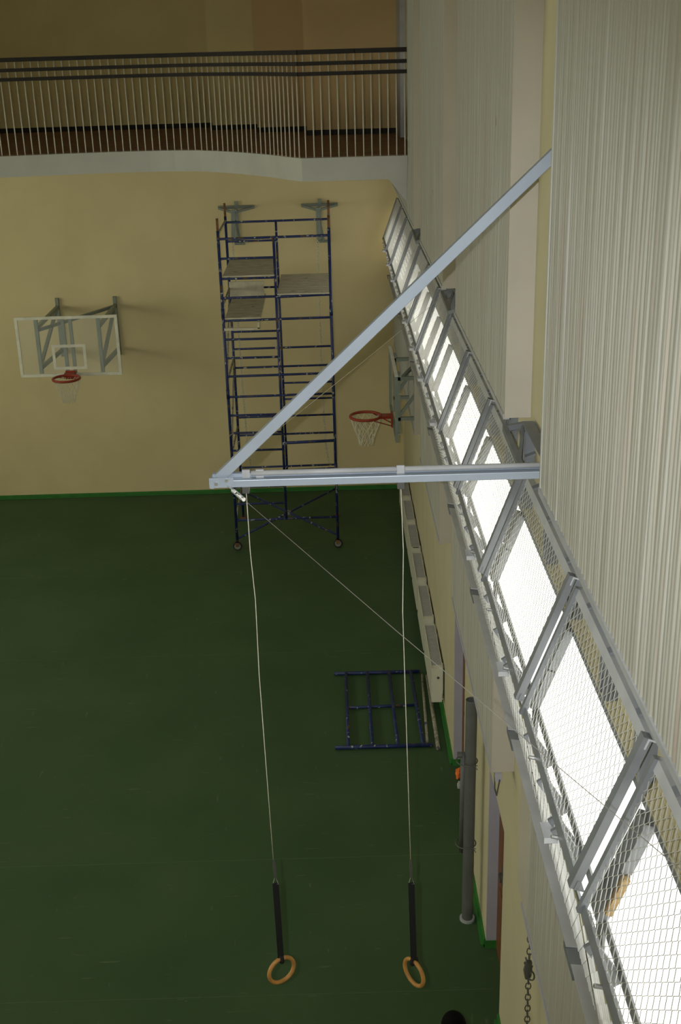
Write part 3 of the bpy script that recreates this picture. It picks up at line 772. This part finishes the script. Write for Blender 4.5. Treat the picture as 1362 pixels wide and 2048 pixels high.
sun_patch = MB()  # solid lump added in place of sunlight catching the foot of the door
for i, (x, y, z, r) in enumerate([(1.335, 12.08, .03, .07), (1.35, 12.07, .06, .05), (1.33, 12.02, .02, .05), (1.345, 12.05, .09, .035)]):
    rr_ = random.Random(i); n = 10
    sun_patch.tube([(x-.02, y-r, z), (x-.01, y-r*.6, z+r*.3), (x+.01, y, z), (x, y+r*.7, z+.01), (x+.015, y+r, z+.02)], [r*.15, r*.45, r*.5, r*.4, r*.1], n)
tag(sun_patch.build('sun_patch', ORANGE, None, smooth=True), 'small orange lump standing in for sunlight on the door foot behind the grey post', 'sun_patch')
st = MB().box(1.30, 1.36, 11.80, 11.86, 0, .05).box(1.31, 1.34, 11.81, 11.85, .05, .08)
tag(st.build('door_stop', PLASTIC, None, bevel=.006), 'little pale block on the floor beside the orange sunlight lump', 'block')

# wire hooks under the panels and a dark chain on the wall near the bottom edge
ch = links(MB(), [(1.215, 6.50, 2.62), (1.22, 6.46, 2.45), (1.215, 6.45, 2.25), (1.22, 6.45, 1.72)], .062, .019, .0045, 8, 5)
hc = empty('wall_chain', (1.22, 6.46, 2.6), 'dark steel chain with a hook bundle hanging on the beige wall at bottom right', 'chain')
ch.build('chain_links', CHAIN, hc)
mb = MB()
for k in range(5):
    mb.ring((1.2+.008*k, 6.44, 2.30-.03*k), .03, .006, (math.cos(k), math.sin(k)*.6, .3), 12, 5)
mb.tube([(1.205, 6.42, 2.32), (1.2, 6.42, 2.25), (1.195, 6.40, 2.19)], [.02, .028, .012], 8)
mb.build('hook_bundle', CHAIN, hc)
MB().tube([(1.22, 6.50, 2.60), (1.30, 6.50, 2.66)], .006, 6).build('wall_hook', CHAIN, hc)
for y, lab in ((7.75, 'bent wire hook under the pilaster end beside the grey post'), (10.95, 'bent wire hook under the farther combed panel corner')):
    mb = MB().tube([(1.17, y-.05, 2.92), (1.15, y-.05, 2.78), (1.15, y+.06, 2.77), (1.15, y+.07, 2.85), (1.17, y+.22, 2.93)], .006, 6)
    tag(mb.build('wire_hook', CHAIN), lab, 'hook')
    if y < 8: tag(MB().box(1.15, 1.20, y+.04, y+.09, 2.84, 2.91).build('junction_block', LAV), 'small lavender-grey block under the end of the lower pilaster', 'block')

# ------------------------------------------------------------------ person standing below the camera (only the hair reaches into the picture)
def skin(name, verts, edges, radii, m, parent, root=0, sub=2):
    me = bpy.data.meshes.new(name); me.from_pydata(verts, edges, []); me.materials.append(m)
    o = bpy.data.objects.new(name, me); COL.objects.link(o)
    o.parent = parent; o.matrix_parent_inverse = Matrix.Translation(-Vector(parent.location))
    o.location = parent.location
    md = o.modifiers.new('skin', 'SKIN'); md.use_smooth_shade = True
    for i, r in enumerate(radii):
        sv = me.skin_vertices[0].data[i]; sv.radius = r if isinstance(r, tuple) else (r, r); sv.use_root = (i == root)
    sb = o.modifiers.new('subdivision', 'SUBSURF'); sb.levels = sub; sb.render_levels = sub
    return o
pe = empty('person', (.715, 6.55, 0), 'dark-haired person in dark clothes standing at the bottom edge, only hair showing', 'person')
V = [(0,0,.93),(0,.01,1.15),(0,0,1.36),(0,0,1.46),(0,-.005,1.53),(0,-.01,1.60),(.17,0,1.38),(.21,-.02,1.12),(.20,-.06,.88),(.195,-.08,.80),(-.17,0,1.38),(-.21,-.02,1.12),(-.20,-.06,.88),(-.195,-.08,.80),
     (.09,0,.86),(.10,-.01,.48),(.10,.02,.09),(.105,-.10,.035),(-.09,0,.86),(-.10,-.01,.48),(-.10,.02,.09),(-.105,-.10,.035)]
Eg = [(0,1),(1,2),(2,3),(3,4),(4,5),(2,6),(6,7),(7,8),(8,9),(2,10),(10,11),(11,12),(12,13),(0,14),(14,15),(15,16),(16,17),(0,18),(18,19),(19,20),(20,21)]
Rd = [(.14,.10),(.12,.09),(.13,.09),.052,.062,.078,.05,.042,.032,.026,.05,.042,.032,.026,.075,.055,.04,.036,.075,.055,.04,.036]
body = skin('body', V, Eg, Rd, SKIN, pe)
for s in (-1, 1):
    for k in range(4):
        x = s*.195+(k-1.5)*.0
        y = -.115+k*.021
        skin('finger', [(s*.195, y, .79), (s*.197, y-.004, .75), (s*.190, y-.01, .715-(.012 if k in (0, 3) else 0))], [(0,1),(1,2)], [.0105,.0095,.008], SKIN, pe, sub=1)
    skin('thumb', [(s*.185, -.12, .815), (s*.175, -.145, .785), (s*.17, -.155, .755)], [(0,1),(1,2)], [.012,.011,.009], SKIN, pe, sub=1)
skin('jacket', [(0,0,.88),(0,.01,1.15),(0,0,1.36),(0,0,1.44),(.17,0,1.385),(.212,-.02,1.12),(.202,-.055,.90),(-.17,0,1.385),(-.212,-.02,1.12),(-.202,-.055,.90)],
     [(0,1),(1,2),(2,3),(2,4),(4,5),(5,6),(2,7),(7,8),(8,9)], [(.165,.125),(.145,.11),(.155,.11),.065,.066,.056,.046,.066,.056,.046], CLOTH, pe)
skin('trousers', [(0,0,.93),(.09,0,.84),(.10,-.01,.48),(.10,.02,.10),(-.09,0,.84),(-.10,-.01,.48),(-.10,.02,.10)], [(0,1),(1,2),(2,3),(0,4),(4,5),(5,6)], [(.15,.11),.09,.068,.058,.09,.068,.058], JEANS, pe)
for s in (-1, 1): skin('shoe', [(s*.10,.05,.045),(s*.103,-.05,.045),(s*.108,-.16,.035)], [(0,1),(1,2)], [.045,.046,.036], RUBBER, pe)
def blob(name, c, r, m, flt=None, par=pe):
    bm = bmesh.new(); bmesh.ops.create_uvsphere(bm, u_segments=24, v_segments=16, radius=1)
    for v in bm.verts:
        v.co = Vector((v.co.x*r[0], v.co.y*r[1], v.co.z*r[2]))
    if flt: bmesh.ops.delete(bm, geom=[v for v in bm.verts if flt(v.co)], context='VERTS')
    for v in bm.verts: v.co += Vector(c)+Vector(pe.location)
    me = bpy.data.meshes.new(name); bm.to_mesh(me); bm.free(); me.materials.append(m)
    for p in me.polygons: p.use_smooth = True
    o = bpy.data.objects.new(name, me); COL.objects.link(o); o.parent = par; o.matrix_parent_inverse = Matrix.Translation(-Vector(pe.location))
    return o
blob('hair', (0, .012, 1.625), (.092, .112, .105), HAIR, lambda c: c.z < -.07 or (c.y < -.055 and c.z < .02))
for s in (-1, 1):
    blob('ear', (s*.08, 0, 1.585), (.012, .02, .032), SKIN)
    blob('eye', (s*.031, -.083, 1.60), (.013, .008, .007), PLASTIC)
blob('nose', (0, -.098, 1.572), (.014, .02, .024), SKIN)
blob('mouth', (0, -.085, 1.535), (.024, .008, .006), RED)
